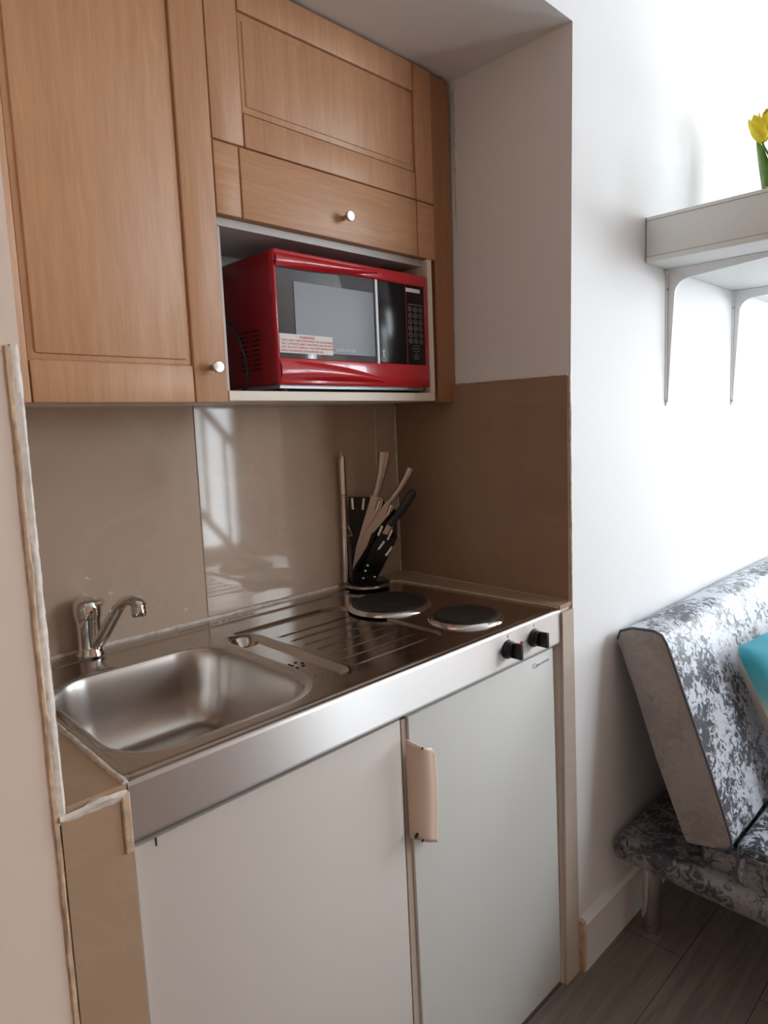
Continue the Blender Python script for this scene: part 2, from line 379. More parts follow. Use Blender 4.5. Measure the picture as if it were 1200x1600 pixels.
for a in ((WA[0], WA[0]+0.05, WA[2], WA[3]), (WA[1]-0.05, WA[1], WA[2], WA[3]), (WA[0], WA[1], WA[2], WA[2]+0.05), (WA[0], WA[1], WA[3]-0.05, WA[3])):
    box(bm, a[0], a[1], RY0-0.13, RY0-0.07, a[2], a[3], 0.004)
struct('window_1', bm, M['pvc'])
bm = bmesh.new()
for a in ((WB[0], WB[0]+0.05, WB[2], WB[3]), (WB[1]-0.05, WB[1], WB[2], WB[3]), (WB[0], WB[1], WB[2], WB[2]+0.05), (WB[0], WB[1], WB[3]-0.05, WB[3])):
    box(bm, RX1+0.05, RX1+0.11, a[0], a[1], a[2], a[3], 0.004)
struct('window_2', bm, M['pvc'])
# skirting board of the white wall
bm = bmesh.new(); prism(bm, [(YF, 0), (-0.028, 0), (-0.028, 0.128), (-0.020, 0.142), (YF, 0.145)], 'x', 1.078, RX1, 0.0)
struct('baseboard_back', bm, M['skirting'])
struct('trim_1', B(1.067, 1.0785, -0.027, YF, 0, 0.140, bev=0.001), M['bisque'])          # raw end of the skirting
# stair banister before the opposite window
bt = thing('stair_banister', 'white staircase banister before the window opposite the kitchenette', 'banister', (2.0, RY0+0.16, 0))
yb = RY0+0.16
def rail(z_at):
    return T([(1.05, yb, z_at(1.05)), (3.0, yb, z_at(3.0))], 0.028, 10)
zt = lambda x: 1.54 - 1.18*(x-2.222); zb = lambda x: 1.48 - 1.30*(x-1.66) - 0.08
obj('handrail', rail(zt), M['wood_dark'], bt, True); obj('bottom_rail', rail(zb), M['pvc'], bt, True)
x = 1.20
while x < 2.95:
    obj('baluster', T([(x, yb, max(0.0, zb(x))), (x, yb, zt(x))], 0.016, 10), M['pvc'], bt, True); x += 0.165
obj('newel_post', B(2.97, 3.05, yb-0.04, yb+0.04, 0, 0.95, bev=0.006), M['pvc'], bt)

# ------------------------------------------------------------------ wall tiles of the niche
def tile_thing(bm, label, mat='tile'):
    o = obj('wall_tile', bm, M[mat]); tag(o, label, 'tile', 'large glazed beige wall tiles'); return o
zt0, zt1 = HW+0.004, 1.515
t1 = tile_thing(B(-0.0, 0.492, -0.005, 0.005, 0, zt1-zt0, bev=0.0012), 'beige glossy splashback tile behind the sink and tap', 'tile')
t1.location = (XL, D+0.004, zt0); t1.rotation_euler = (0, 0, math.radians(-0.35))
tile_thing(B(0.4225, 0.959, D, D+0.01, zt0, zt1, bev=0.0012), 'beige splashback tile behind the drainer that mirrors the bright window')
tile_thing(B(0.963, 1.038, D, D+0.01, zt0, zt1, bev=0.0012), 'narrow beige tile strip in the back right corner')
tile_thing(B(1.038, 1.050, 0.0-0.008, D, HW+0.006, 1.508, bev=0.0012), 'shade darkened beige tile on the right side wall beside the hotplates', 'tile_shade')
tile_thing(B(XL-0.008, XL, -0.009, D, HW+0.004, 1.508, bev=0.0012), 'beige tile seen edge on along the left side wall', 'tile_shade')
tile_thing(PR([(-0.084, 0.0), (0.0, 0.0), (-0.003, 0.957), (-0.081, 0.957)], 'y', -0.014, -0.004), 'upright tan tile on the narrow pier left of the cupboard door', 'tile_tan')
tile_thing(B(-0.074, -0.002, -0.010, D, HW-0.012, HW-0.002, bev=0.001), 'tan tile ledge between sink edge and left wall', 'tile_tan')
tile_thing(PR([(1.008, 0.0), (1.068, 0.0), (1.056, 0.57), (1.005, 0.57)], 'y', -0.014, -0.004), 'lower tile of the narrow pier right of the fridge', 'tile_pier_lit')
tile_thing(PR([(1.005, 0.573), (1.056, 0.573), (1.048, 0.962), (1.001, 0.962)], 'y', -0.014, -0.004), 'upper tile of the narrow pier right of the fridge', 'tile_pier_lit')
kb = bmesh.new(); prism(kb, [(0.993, -0.012), (1.040, -0.012), (1.040, 0.565), (0.80, 0.565), (0.80, 0.545), (0.945, 0.50), (0.958, 0.48)], 'z', HW-0.004, HW+0.006, 0.001)
tile_thing(kb, 'beige tile kerb running beside and behind the hotplates', 'tile_tan')
struct('wall_pier_left', B(-0.080, 0.0, -0.004, 0.5, 0, HW-0.013), M['wall_cream'])
struct('wall_pier_right', B(1.0035, 1.075, -0.004, 0.6, 0, HW-0.005), M['wall_cream'])
# caulk, grout and raw edges
struct('trim_2', ragged_strip([(XL, D-0.005, HW+0.005), (0.80, D-0.005, HW+0.005)], 0.0065, 0.0045, 0.0012, (0, -0.7, 0.7), (0, 0.7, 0.7)), M['caulk'], smooth=True)
struct('trim_3', ragged_strip([(-0.003, YF+0.001, HW), (-0.003, 0.55, HW)], 0.0045, 0.002, 0.0016, (0, 0, 1), (1, 0, 0)), M['caulk'], smooth=True)
struct('trim_4', ragged_strip([(XL-0.010, -0.014, HW-0.012), (-0.03, -0.014, HW-0.010), (-0.004, -0.014, HW-0.012)], 0.0058, 0.0022, 0.0032, (0, -1, 0.3), (0, 0.3, 1)), M['caulk'], smooth=True)
struct('trim_5', ragged_strip([(XL-0.0075, YF-0.001, HW-0.02), (XL-0.0065, YF-0.001, 1.512)], 0.0060, 0.0012, 0.0008, (0, -1, 0), (1, 0, 0)), M['caulk'], smooth=True)
struct('trim_6', ragged_strip([(-0.0865, YF-0.001, 0.0), (-0.0855, YF-0.001, 0.95), (-0.085, YF-0.001, 1.510)], 0.0048, 0.0018, 0.0011, (0, -1, 0), (1, 0, 0)), M['bisque'], smooth=True)
struct('trim_7', ragged_strip([(1.046, -0.006, 1.510), (1.046, 0.33, 1.510)], 0.003, 0.010, 0.0016, (-1, 0, 0), (0, 0, 1)), M['caulk'], smooth=True)
struct('trim_8', ragged_strip([(1.0465, YF, HW+0.002), (1.0445, YF, 1.512)], 0.0030, 0.0022, 0.0009, (0, -1, 0), (1, 0, 0)), M['caulk'], smooth=True)
struct('trim_9', ragged_strip([(1.0380, D-0.003, HW+0.005), (1.0380, D-0.003, 1.462)], 0.0042, 0.0030, 0.0014, (-0.7, -0.7, 0), (0.7, -0.7, 0)), M['caulk'], smooth=True)
struct('trim_10', B(0.9590, 0.9630, D-0.0012, D+0.004, HW+0.004, 1.463), M['caulk'])
struct('trim_11', B(-0.012, -0.001, -0.017, -0.006, 0.882, 0.963, bev=0.002), M['bisque'])
struct('trim_12', ragged_strip([(1.0395, -0.008, HW+0.007), (1.0395, 0.56, HW+0.007)], 0.0028, 0.0022, 0.0008, (-0.7, 0, 0.7), (0.7, 0, 0.7)), M['grout'], smooth=True)
struct('trim_13', ragged_strip([(0.992, -0.008, HW+0.002), (0.957, 0.479, HW+0.002), (0.944, 0.498, HW+0.002), (0.86, 0.522, HW+0.002)], 0.0030, 0.0025, 0.0008, (-0.7, 0, 0.7), (0.7, 0, 0.7)), M['grout'], smooth=True)
struct('trim_14', ragged_strip([(1.060, 0.330, 1.47), (1.058, 0.330, 1.80), (1.062, 0.331, 2.24)], 0.0035, 0.0040, 0.0018, (-0.6, -0.8, 0), (0.8, -0.6, 0)), M['caulk'], smooth=True)
struct('trim_15', ragged_strip([(1.058, -0.014, 0.571), (1.003, -0.014, 0.571)], 0.0014, 0.0010, 0.0004, (0, -1, 0), (0, 0, 1)), M['grout'], smooth=True)

# ------------------------------------------------------------------ steel worktop with sink, drainer and hotplates
wt = thing('steel_worktop', 'one piece stainless steel worktop with sink bowl, drainer and two hotplates', 'worktop', (0.5, 0.28, HW-0.09))
def sdr(x, y, cx, cy, hx, hy, r):
    qx = abs(x-cx)-hx+r; qy = abs(y-cy)-hy+r
    return math.hypot(max(qx, 0), max(qy, 0)) + min(max(qx, qy), 0) - r
def sm(t):
    t = max(0, min(1, t)); return t*t*(3-2*t)
BW = (0.186, 0.232, 0.166, 0.192, 0.085)
def bowl_d(x, y): return sdr(x, y, *BW)
def drain_d(x, y):
    # slanted tray: narrows slightly to the right
    return sdr(x, y, 0.532, 0.245, 0.162, 0.190, 0.055)
def chan_d(x, y): return sdr(x, y, 0.407, 0.245, 0.029, 0.174, 0.028)
def height(x, y):
    h = 0.0
    if y > 0.505: h += 0.0035*sm((y-0.505)/0.010)
    if y < 0.012: h -= 0.004*sm((0.012-y)/0.012)**2
    if x < 0.014: h += 0.0015*sm((0.014-x)/0.010)
    d = bowl_d(x, y)
    h += -0.0015*sm((0.012-d)/0.010)
    if d < 0: 
        s = -d
        h += -0.142*(1-(1-min(s/0.052, 1))**2.4)*sm(s/0.020+0.15) if s < 0.052 else -0.142
        h -= 0.004*sm((s-0.05)/0.1)
    e = drain_d(x, y)
    if e < 0.004:
        h += -0.0055*sm((0.004-e)/0.010)
        c = chan_d(x, y)
        h += 0.0035*math.exp(-((c-0.006)/0.0045)**2)            # raised lip round the overflow channel
        h += -0.006*sm(-c/0.008)
        q = math.hypot(x-0.407, y-0.386)
        h += -0.014*sm((0.029-q)/0.016)
        if x > 0.446 and e < -0.015:
            for k in range(7):
                yk = 0.092 + 0.0425*k
                if abs(y-yk) < 0.008:
                    xe = sm((x-0.458)/0.02)*sm((0.665-x)/0.02)
                    h += 0.0026*math.exp(-((y-yk)/0.0020)**2)*xe
    return h
NX, NY = 336, 370
XS = [0.0 + 1.0*i/NX for i in range(NX+1)]; YS = [-0.004 + (D+0.004)*j/NY for j in range(NY+1)]
HH = [[height(x, y) for y in YS] for x in XS]
def region(x, y):
    if bowl_d(x, y) < 0.006: return 1
    if drain_d(x, y) < 0.006: return 2
    return 0
cells = {0: [], 1: [], 2: []}
for i in range(NX):
    for j in range(NY):
        cells[region((XS[i]+XS[i+1])/2, (YS[j]+YS[j+1])/2)].append((i, j))
for rg, nm, mt in ((0, 'worktop_sheet', 'steel_top'), (1, 'sink_bowl', 'steel_bowl'), (2, 'drainer', 'steel_top')):
    bm = bmesh.new(); vd = {}
    def gv(i, j):
        if (i, j) not in vd: vd[(i, j)] = bm.verts.new((XS[i], YS[j], HW + HH[i][j]))
        return vd[(i, j)]
    for i, j in cells[rg]: bm.faces.new([gv(i, j), gv(i+1, j), gv(i+1, j+1), gv(i, j+1)])
    obj(nm, bm, M[mt], wt, 'all')
bm = bmesh.new()
# front apron: folded sheet with a small return lip
prof = [(-0.0040, HW-0.0040), (-0.0065, HW-0.0052), (-0.0085, HW-0.009), (-0.0088, HW-0.080), (-0.0075, HW-0.0845), (0.006, HW-0.0855), (0.006, HW-0.082), (-0.004, HW-0.078)]
prism(bm, prof, 'x', 0.0, 1.0)
ap = obj('front_apron', bm, M['steel_front'], wt)
obj('drain_hole', L([(0.0, 0), (0.0055, 0.0003)], (0.390, 0.196, HW-0.0112), n=12), M['dark'], wt)
for a in range(6):
    t = a*math.pi/3
    obj('drain_hole', L([(0.0, 0), (0.0038, 0.0003)], (0.399+0.0145*math.cos(t), 0.192+0.0145*math.sin(t), HW-0.0112), n=10), M['dark'], wt)
# embossed run of marks on the rear ledge
text_part('embossed_text', 'OVERFLOW  100  ST.STEEL 18/10', 0.013, (0.33, 0.523, HW+0.0037), (1, 0, 0), (0, 1, 0), M['grey_ink'], wt, 0.0002)
for cx, cy, r in ((0.768, 0.325, 0.092), (0.800, 0.110, 0.076)):
    hp = obj('hotplate', L([(r-0.002, 0.004), (r-0.001, 0.0095), (r-0.005, 0.0125), (r-0.014, 0.0125), (r-0.018, 0.0115), (r*0.45, 0.0115), (r*0.42, 0.0108), (0.026, 0.0108), (0.022, 0.0095), (0.0, 0.0095)], (cx, cy, HW), n=64), M['iron'], wt, True)
    obj('trim_ring', L([(r-0.004, 0.001), (r-0.003, 0.0075), (r+0.001, 0.0085), (r+0.005, 0.006), (r+0.0085, 0.0025), (r+0.010, -0.0005)], (cx, cy, HW), n=64, cap=False), M['chrome'], hp, True)
for kx, kz in ((0.797, HW-0.044), (0.893, HW-0.044)):
    k = obj('control_knob', L([(0.0205, 0), (0.0205, 0.004), (0.018, 0.006), (0.017, 0.014), (0.013, 0.016), (0, 0.016)], (kx, -0.0088, kz), (0, -1, 0), 32), M['black'], wt, True)
    obj('grip', B(kx-0.0045, kx+0.0045, -0.046, -0.020, kz-0.017, kz+0.017, bev=0.002), M['black'], k, True)
    obj('dial_mark', B(kx-0.0012, kx+0.0012, -0.0093, -0.0085, kz+0.024, kz+0.030), M['grey_ink'], k)
obj('indicator_lamp', L([(0.0045, 0), (0.0045, 0.0015), (0.003, 0.0025), (0, 0.003)], (0.8455, -0.0088, HW-0.0435), (0, -1, 0), 16), M['red_lamp'], wt, True)

# ------------------------------------------------------------------ tap
tp = thing('mixer_tap', 'chrome single lever mixer tap standing behind the sink bowl', 'tap', (0.152, 0.535, HW+0.003))
tx, ty, tz = 0.152, 0.535, HW+0.0035
obj('tap_body', L([(0.0265, 0), (0.0265, 0.004), (0.0235, 0.010), (0.0225, 0.018), (0.0225, 0.045), (0.0245, 0.072), (0.0245, 0.075)], (tx, ty, tz), n=32), M['chrome'], tp, True)
lev = obj('lever_cap', L([(0.0262, 0.076), (0.0268, 0.080), (0.0268, 0.095), (0.024, 0.106), (0.017, 0.1125), (0.008, 0.115), (0, 0.1155)], (tx, ty, tz), n=32), M['chrome'], tp, True)
ld = Vector((0.80, -0.55, 0)).normalized()
bm = bmesh.new(); tube(bm, [Vector((tx, ty, tz+0.098)), Vector((tx, ty, tz+0.101)) + ld*0.016, Vector((tx, ty, tz+0.104)) + ld*0.030], [0.019, 0.017, 0.013], 14, flat=0.6)
obj('lever_blade', bm, M['chrome'], lev, True)
fd = Vector((0.0-tx+(-0.3078), 0-0.8507-ty, 0)); fd = (Vector((-0.3078, -0.8507, 0)) - Vector((tx, ty, 0))).normalized()
obj('temperature_dot', L([(0.0028, 0), (0.0028, 0.0008), (0, 0.001)], Vector((tx, ty, tz+0.090)) + Vector((fd.x+0.25, fd.y, 0)).normalized()*0.0266, (fd.x+0.25, fd.y, 0), 12), M['red_lamp'], lev)
sd = Vector((0.45, -0.90, 0)).normalized()
P0 = Vector((tx, ty, tz))
sp = catmull([P0 + sd*0.012 + Vector((0, 0, 0.018)), P0 + sd*0.034 + Vector((0, 0, 0.040)), P0 + sd*0.062 + Vector((0, 0, 0.078)), P0 + sd*0.083 + Vector((0, 0, 0.104)), P0 + sd*0.104 + Vector((0, 0, 0.114)), P0 + sd*0.122 + Vector((0, 0, 0.111)), P0 + sd*0.130 + Vector((0, 0, 0.104))], 6)
rs = [0.0135 + 0.0 * i for i in range(len(sp))]
n_ = len(sp)
rs = [0.0145 - 0.002*min(1, i/(n_*0.5)) for i in range(n_)]
spo = obj('spout', T(sp, rs, 18, flat=0.85), M['chrome'], tp, True)
e = P0 + sd*0.124
obj('aerator', L([(0.0125, 0.085), (0.0135, 0.087), (0.0135, 0.100), (0.012, 0.108)], (e.x, e.y, tz), n=24), M['chrome'], spo, True)

# ------------------------------------------------------------------ base cupboard and fridge
bc = thing('base_cupboard', 'cream lacquered cupboard with plain door under the sink', 'cupboard', (0.25, 0.28, 0))
bm = bmesh.new(); prism(bm, [(0.008, 0.03), (0.4945, 0.03), (0.4885, 0.8775), (0.006, 0.873)], 'y', 0.0045, 0.024, 0.0025)
dr = obj('cupboard_door', bm, M['door_white'], bc, True)
obj('carcass', B(0.004, 0.4885, 0.026, 0.54, 0.03, 0.80), M['gasket'], bc)
obj('plinth', B(0.006, 0.489, 0.05, 0.07, 0.0, 0.03), M['dark'], bc)
obj('door_mark', PR([(0.0335, 0.862), (0.0352, 0.862), (0.0352, 0.874), (0.0335, 0.874)], 'y', 0.0035, 0.0046), M['dark'], dr)
fr = thing('undercounter_fridge', 'small white fridge with yellowed handle under the hotplates', 'fridge', (0.75, 0.28, 0))
obj('fridge_body', B(0.500, 0.998, 0.036, 0.545, 0.025, 0.868, bev=0.003), M['gasket'], fr, True)
bm = bmesh.new(); prism(bm, [(0.5175, 0.012), (1.0045, 0.008), (0.9805, 0.8815), (0.5045, 0.8785)], 'y', -0.0005, 0.032, 0.004)
fd_ = obj('fridge_door', bm, M['fridge_white'], fr, True)
obj('door_edge_strip', PR([(0.4985, 0.03), (0.5160, 0.03), (0.5035, 0.875), (0.4925, 0.875)], 'y', 0.006, 0.034), M['gasket'], fr)
for fx in (0.53, 0.97): obj('foot', L([(0.014, 0), (0.014, 0.026)], (fx, 0.07, 0), n=14), M['black'], fr)
# handle: shell that wraps from the door edge over its face, flaring away at the top
bm = bmesh.new(); rows = []
NZ = 26
for i in range(NZ+1):
    t = i/NZ; z = 0.648 + t*(0.842-0.648)
    wdt = 0.050 + 0.006*math.sin(t*math.pi)
    row = []
    for k in range(11):
        s = k/10
        xx = 0.4945 + (wdt)*s + 0.002*(1-t)
        yy = -0.001 - 0.024*math.sin(min(1, s*1.25)*math.pi*0.62) * (0.9+0.1*t)
        zz = z - 0.030*s*(0.85+0.15*t) 
        if t > 0.93: zz -= 0.004*math.sin(s*math.pi)
        if s > 0.85: zz += (-0.008 if t > 0.95 else 0)*(s-0.85)/0.15
        row.append(bm.verts.new((xx, yy, zz)))
    rows.append(row)
for A, C in zip(rows, rows[1:]):
    for k in range(10): bm.faces.new([A[k], A[k+1], C[k+1], C[k]])
hd = obj('handle', bm, M['handle'], fd_, True); md = hd.modifiers.new('thickness', 'SOLIDIFY'); md.thickness = 0.004; md.offset = 1
hd['label'] = 'yellowed beige plastic handle with chipped lower corner'
for cx_, cz_, s_ in ((0.4995, 0.655, 0.006), (0.509, 0.643, 0.0035), (0.514, 0.8225, 0.003)):
    obj('chip', L([(0, 0), (s_, 0.0008)], (cx_, -0.0155-(cx_-0.4995)*0.65, cz_), (0, -1, 0), 7), M['dark'], hd)
text_part('maker_logo', 'Ce', 0.017, (0.897, -0.0012, 0.853), (1, 0, 0), (0, 0, 1), M['grey_ink'], fd_)
text_part('maker_name', 'ARC KITCHEN', 0.0072, (0.916, -0.0012, 0.855), (1, 0, 0.02), (0, 0, 1), M['grey_ink'], fd_)

# ------------------------------------------------------------------ wall cabinets
YC = 0.335
def panel_blocks(bm, blocks, y0=YC, y1=YC+0.014, bev=0.003):
    for a in blocks: box(bm, a[0], a[1], y0, y1, a[2], a[3], bev, 2)
wc = thing('wall_cabinet', 'tall beech effect wall cabinet with one framed door on the left', 'cabinet', (0.15, 0.45, 1.4635))
obj('carcass', B(-0.066, 0.378, YC+0.024, D-0.003, 1.464, 2.258), M['melamine'], wc)
bm = bmesh.new(); box(bm, -0.028, 0.3775, YC+0.008, YC+0.021, 1.4635, 2.256)
panel_blocks(bm, [(-0.028, 0.0345, 1.4635, 2.256), (0.3105, 0.3775, 1.4635, 2.256), (0.0365, 0.3085, 1.4635, 1.531)])
box(bm, 0.0465, 0.3000, YC+0.0015, YC+0.014, 1.5415, 2.256, 0.004, 2)
box(bm, 0.0360, 0.3095, YC+0.0065, YC+0.014, 1.5325, 2.256, 0.002, 2)
ld_ = obj('door', bm, M['wood_v'], wc, True)
def knob(x, z, par):
    return obj('knob', L([(0.006, -0.001), (0.0055, 0.012), (0.0075, 0.016), (0.0105, 0.020), (0.0112, 0.026), (0.0098, 0.0275), (0, 0.028)], (x, YC, z), (0, -1, 0), 28), M['satin_metal'], par, True)
knob(0.346, 1.5285, ld_)
obj('filler_strip', B(-0.070, -0.030, YC, YC+0.018, 1.4635, 2.256, bev=0.001), M['wood_v'], wc)
mc = thing('microwave_cabinet', 'wall cabinet with lift up beech door above an open microwave shelf', 'cabinet', (0.67, 0.45, 1.4635))
obj('bottom_shelf', B(0.3795, 0.9635, YC+0.001, D-0.003, 1.4665, 1.4865, bev=0.0015), M['melamine'], mc)
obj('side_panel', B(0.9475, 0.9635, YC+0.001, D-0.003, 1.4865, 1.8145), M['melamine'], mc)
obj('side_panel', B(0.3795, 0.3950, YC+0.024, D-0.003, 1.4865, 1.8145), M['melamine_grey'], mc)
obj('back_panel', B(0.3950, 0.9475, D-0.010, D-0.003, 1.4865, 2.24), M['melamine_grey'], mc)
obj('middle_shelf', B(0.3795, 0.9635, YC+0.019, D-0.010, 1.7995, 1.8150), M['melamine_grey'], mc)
obj('upper_carcass', B(0.3795, 0.9780, YC+0.024, D-0.010, 1.8150, 2.24), M['melamine'], mc)
bm = bmesh.new(); ZT = 2.2600
box(bm, 0.3795, 0.9790, YC+0.008, YC+0.021, 1.8160, ZT)
panel_blocks(bm, [(0.3795, 0.4465, 1.9500, ZT), (0.9185, 0.9790, 1.9500, ZT), (0.4490, 0.9165, 1.9500, 2.0120), (0.4490, 0.9165, 2.1960, ZT)])
box(bm, 0.4570, 0.9100, YC+0.0015, YC+0.014, 2.0260, 2.1820, 0.004, 2)
box(bm, 0.4490, 0.9165, YC+0.0045, YC+0.014, 2.0145, 2.1935, 0.002, 2)
fl = obj('flap_door', bm, M['wood_v'], mc, True)
bm = bmesh.new()
panel_blocks(bm, [(0.3795, 0.4325, 1.8160, 1.9475), (0.4350, 0.9165, 1.8160, 1.9475), (0.9185, 0.9790, 1.8160, 1.9475)])
obj('bottom_rail', bm, M['wood_h'], fl, True)
knob(0.684, 1.862, fl)
bm = bmesh.new(); box(bm, 0.9800, 1.0460, YC+0.004, YC+0.022, 1.4640, 2.258, 0.001)
fp = obj('filler_panel', bm, M['wood_dark'], base=(1.01, 0.345, 1.464)); tag(fp, 'narrow darker brown wood panel between microwave cabinet and side wall', 'panel')

# ------------------------------------------------------------------ microwave
mw = thing('microwave_oven', 'glossy red microwave oven on the open cabinet shelf', 'microwave', (0.72, 0.43, 1.4865))
MX0, MX1, MZ0, MZ1, MY = 0.4955, 0.9440, 1.5000, 1.7720, 0.345
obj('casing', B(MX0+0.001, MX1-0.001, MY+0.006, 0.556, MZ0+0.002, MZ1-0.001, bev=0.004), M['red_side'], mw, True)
bm = bmesh.new()
# front frame: top band, bottom band, slim ends
box(bm, MX0, MX1, MY-0.012, MY+0.008, 1.7440, MZ1, 0.005, 3)
box(bm, MX0, MX1, MY-0.012, MY+0.008, MZ0, 1.5560, 0.005, 3)
box(bm, MX0, MX0+0.006, MY-0.010, MY+0.008, 1.5500, 1.7500, 0.002)
box(bm, 0.9330, MX1, MY-0.009, MY+0.008, 1.5500, 1.7500, 0.002)
ff = obj('front_frame', bm, M['red'], mw, True)
# swelling lens mouldings on the door's top and bottom bands
def lens(zc0, zc1, up):
    bm = bmesh.new(); N = 40; R = 8; rows = []
    for i in range(N+1):
        t = i/N; x = MX0+0.004 + t*(0.785-MX0-0.004)
        w = (1 - t**2.6)
        za = zc0; zb_ = zc0 + (zc1-zc0)*(0.25+0.75*w) * (1 if t < 0.999 else 0.2)
        row = []
        for k in range(R+1):
            s = k/R
            row.append(bm.verts.new((x, MY-0.011 - 0.011*math.sin(math.pi*s)*(0.35+0.65*math.sin(math.pi*min(1, t*0.9+0.1))), za + (zb_-za)*s)))
        rows.append(row)
    for A, C in zip(rows, rows[1:]):
        for k in range(R): bm.faces.new([A[k], A[k+1], C[k+1], C[k]])
    return bm
obj('door_moulding', lens(1.7650, 1.7370, 1), M['red'], mw, 'all')
obj('door_moulding', lens(1.5080, 1.5500, -1), M['red'], mw, 'all')
dg = obj('door_glass', B(MX0+0.006, 0.7755, MY-0.008, MY+0.004, 1.5535, 1.7440, bev=0.0015), M['mw_glass'], mw, True)
obj('door_screen', B(0.5430, 0.7640, MY-0.0095, MY-0.0075, 1.5680, 1.7130, bev=0.0008), M['mw_mesh'], dg)
obj('door_edge_trim', B(0.7680, 0.7770, MY-0.0115, MY-0.004, 1.5520, 1.7440, bev=0.0015), M['silver'], dg)
text_part('brand_text', 'cookworks', 0.0125, (0.6460, MY-0.0102, 1.5745), (1, 0, 0), (0, 0, 1), M['pale_ink'], dg)
st = obj('warning_sticker', B(MX0+0.005, 0.6380, MY-0.0110, MY-0.0100, 1.5650, 1.6040, bev=0.0), M['sticker'], dg)
text_part('warning_text', 'WARNING', 0.0085, (0.5700, MY-0.0113, 1.5955), (1, 0, 0), (0, 0, 1), M['red_ink'], st, 0.0001, 'CENTER')
text_part('warning_text', 'TAKE CARE WHEN REMOVING THE CONTAINER\nTHE CONTENTS AND TURNTABLE MAY BE VERY\nHOT. DO NOT OPERATE THE OVEN WHEN EMPTY\nREAD THE INSTRUCTIONS BEFORE USE', 0.0061, (0.5035, MY-0.0113, 1.5890), (1, 0, 0), (0, 0, 1), M['red_ink'], st, 0.0001, 'LEFT', 1.15)
cp = obj('control_panel', B(0.7775, 0.9330, MY-0.009, MY+0.004, 1.5560, 1.7440, bev=0.0015), M['black_gloss'], mw, True)
obj('panel_line', B(0.8680, 0.8700, MY-0.0095, MY-0.0085, 1.5560, 1.7440), M['red_side'], cp)
obj('door_mark', B(0.7870, 0.7950, MY-0.0095, MY-0.0088, 1.5700, 1.5712), M['pale_ink'], cp)
obj('door_mark', B(0.7870, 0.7950, MY-0.0095, MY-0.0088, 1.5830, 1.5842), M['pale_ink'], cp)
obj('door_mark', B(0.7890, 0.7910, MY-0.0095, MY-0.0088, 1.5712, 1.5830), M['pale_ink'], cp)
obj('panel_sticker', B(0.8700, 0.9180, MY-0.0100, MY-0.0090, 1.7280, 1.7370), M['sticker'], cp)
obj('display_marks', B(0.8760, 0.9240, MY-0.0095, MY-0.0089, 1.6985, 1.6995), M['key_ink'], cp)
def ring(cx, cz, rx, rz):
    bm = bmesh.new(); n = 18; R0 = []; R1 = []
    for k in range(n):
        a = 2*math.pi*k/n
        R0.append(bm.verts.new((cx+rx*math.cos(a), MY-0.0095, cz+rz*math.sin(a)))); R1.append(bm.verts.new((cx+(rx-0.0011)*math.cos(a), MY-0.0095, cz+(rz-0.0011)*math.sin(a))))
    for k in range(n): bm.faces.new([R0[k], R0[(k+1) % n], R1[(k+1) % n], R1[k]])
    box(bm, cx-rx*0.4, cx+rx*0.4, MY-0.0096, MY-0.0092, cz-0.0008, cz+0.0008)
    return bm
for r_ in range(6):
    for c_ in range(3):
        obj('keypad_button', ring(0.8820+0.0180*c_, 1.6880-0.0152*r_, 0.0066, 0.0058), M['key_ink'], cp)
obj('keypad_button', ring(0.9000, 1.5935, 0.0125, 0.0080), M['key_ink'], cp); obj('keypad_button', ring(0.9000, 1.5745, 0.0090, 0.0068), M['key_ink'], cp)
obj('base_plate', B(MX0+0.01, MX1-0.01, MY+0.004, 0.55, 1.4935, 1.5015), M['silver'], mw)
for fx in (MX0+0.03, MX1-0.04):
    for fy in (MY+0.025, 0.535): obj('foot', L([(0.011, 0), (0.012, 0.007)], (fx, fy, 1.4866), n=16), M['black'], mw, True)
bm = bmesh.new()
for k in range(9):
    for j in range(2): box(bm, MX0-0.0003, MX0+0.0015, 0.40+0.045*j, 0.432+0.045*j, 1.535+0.010*k, 1.538+0.010*k)
obj('side_vent', bm, M['dark'], mw)
obj('power_cord', T(catmull([(0.480, 0.548, 1.60), (0.462, 0.500, 1.640), (0.456, 0.440, 1.625), (0.458, 0.405, 1.570), (0.462, 0.400, 1.520), (0.460, 0.420, 1.4905), (0.43, 0.50, 1.4905)], 8), 0.0032, 8), M['black'], mw, True)

# ------------------------------------------------------------------ knife block, knives, sharpening steel
KO = Vector((0.868, 0.512, HW+0.006)); KU = Vector((0.759, -0.651, 0)).normalized(); KN = Vector((0.651, 0.759, 0)).normalized(); KZ = Vector((0, 0, 1))
def K(u, z, n=0.0): return KO + KU*u + KZ*(z) + KN*n
kbk = thing('knife_block', 'black acrylic fan shaped knife stand on a round chrome rimmed base in the corner', 'knife block', tuple(KO))
BC = K(-0.008, 0)
bs = obj('base', L([(0.060, 0.0), (0.062, 0.002), (0.062, 0.007), (0.058, 0.010), (0, 0.010)], BC, n=48), M['black_gloss'], kbk, True)
obj('chrome_rim', L([(0.061, 0.0005), (0.0640, 0.0015), (0.0645, 0.0055), (0.061, 0.0080)], BC, n=48, cap=False), M['chrome'], bs, True)
def kplate(pts, n0, n1):
    bm = bmesh.new(); a = [bm.verts.new(K(u, z, n0)) for u, z in pts]; b = [bm.verts.new(K(u, z, n1)) for u, z in pts]
    bm.faces.new(a); bm.faces.new(b[::-1]); m = len(pts)
    for i in range(m): bm.faces.new([a[i], b[i], b[(i+1) % m], a[(i+1) % m]])
    return bm
fan_front = [(-0.036, 0.010), (0.012, 0.010), (0.030, 0.034), (0.074, 0.115), (0.071, 0.128), (0.030, 0.140), (0.006, 0.100), (-0.020, 0.045), (-0.036, 0.030)]
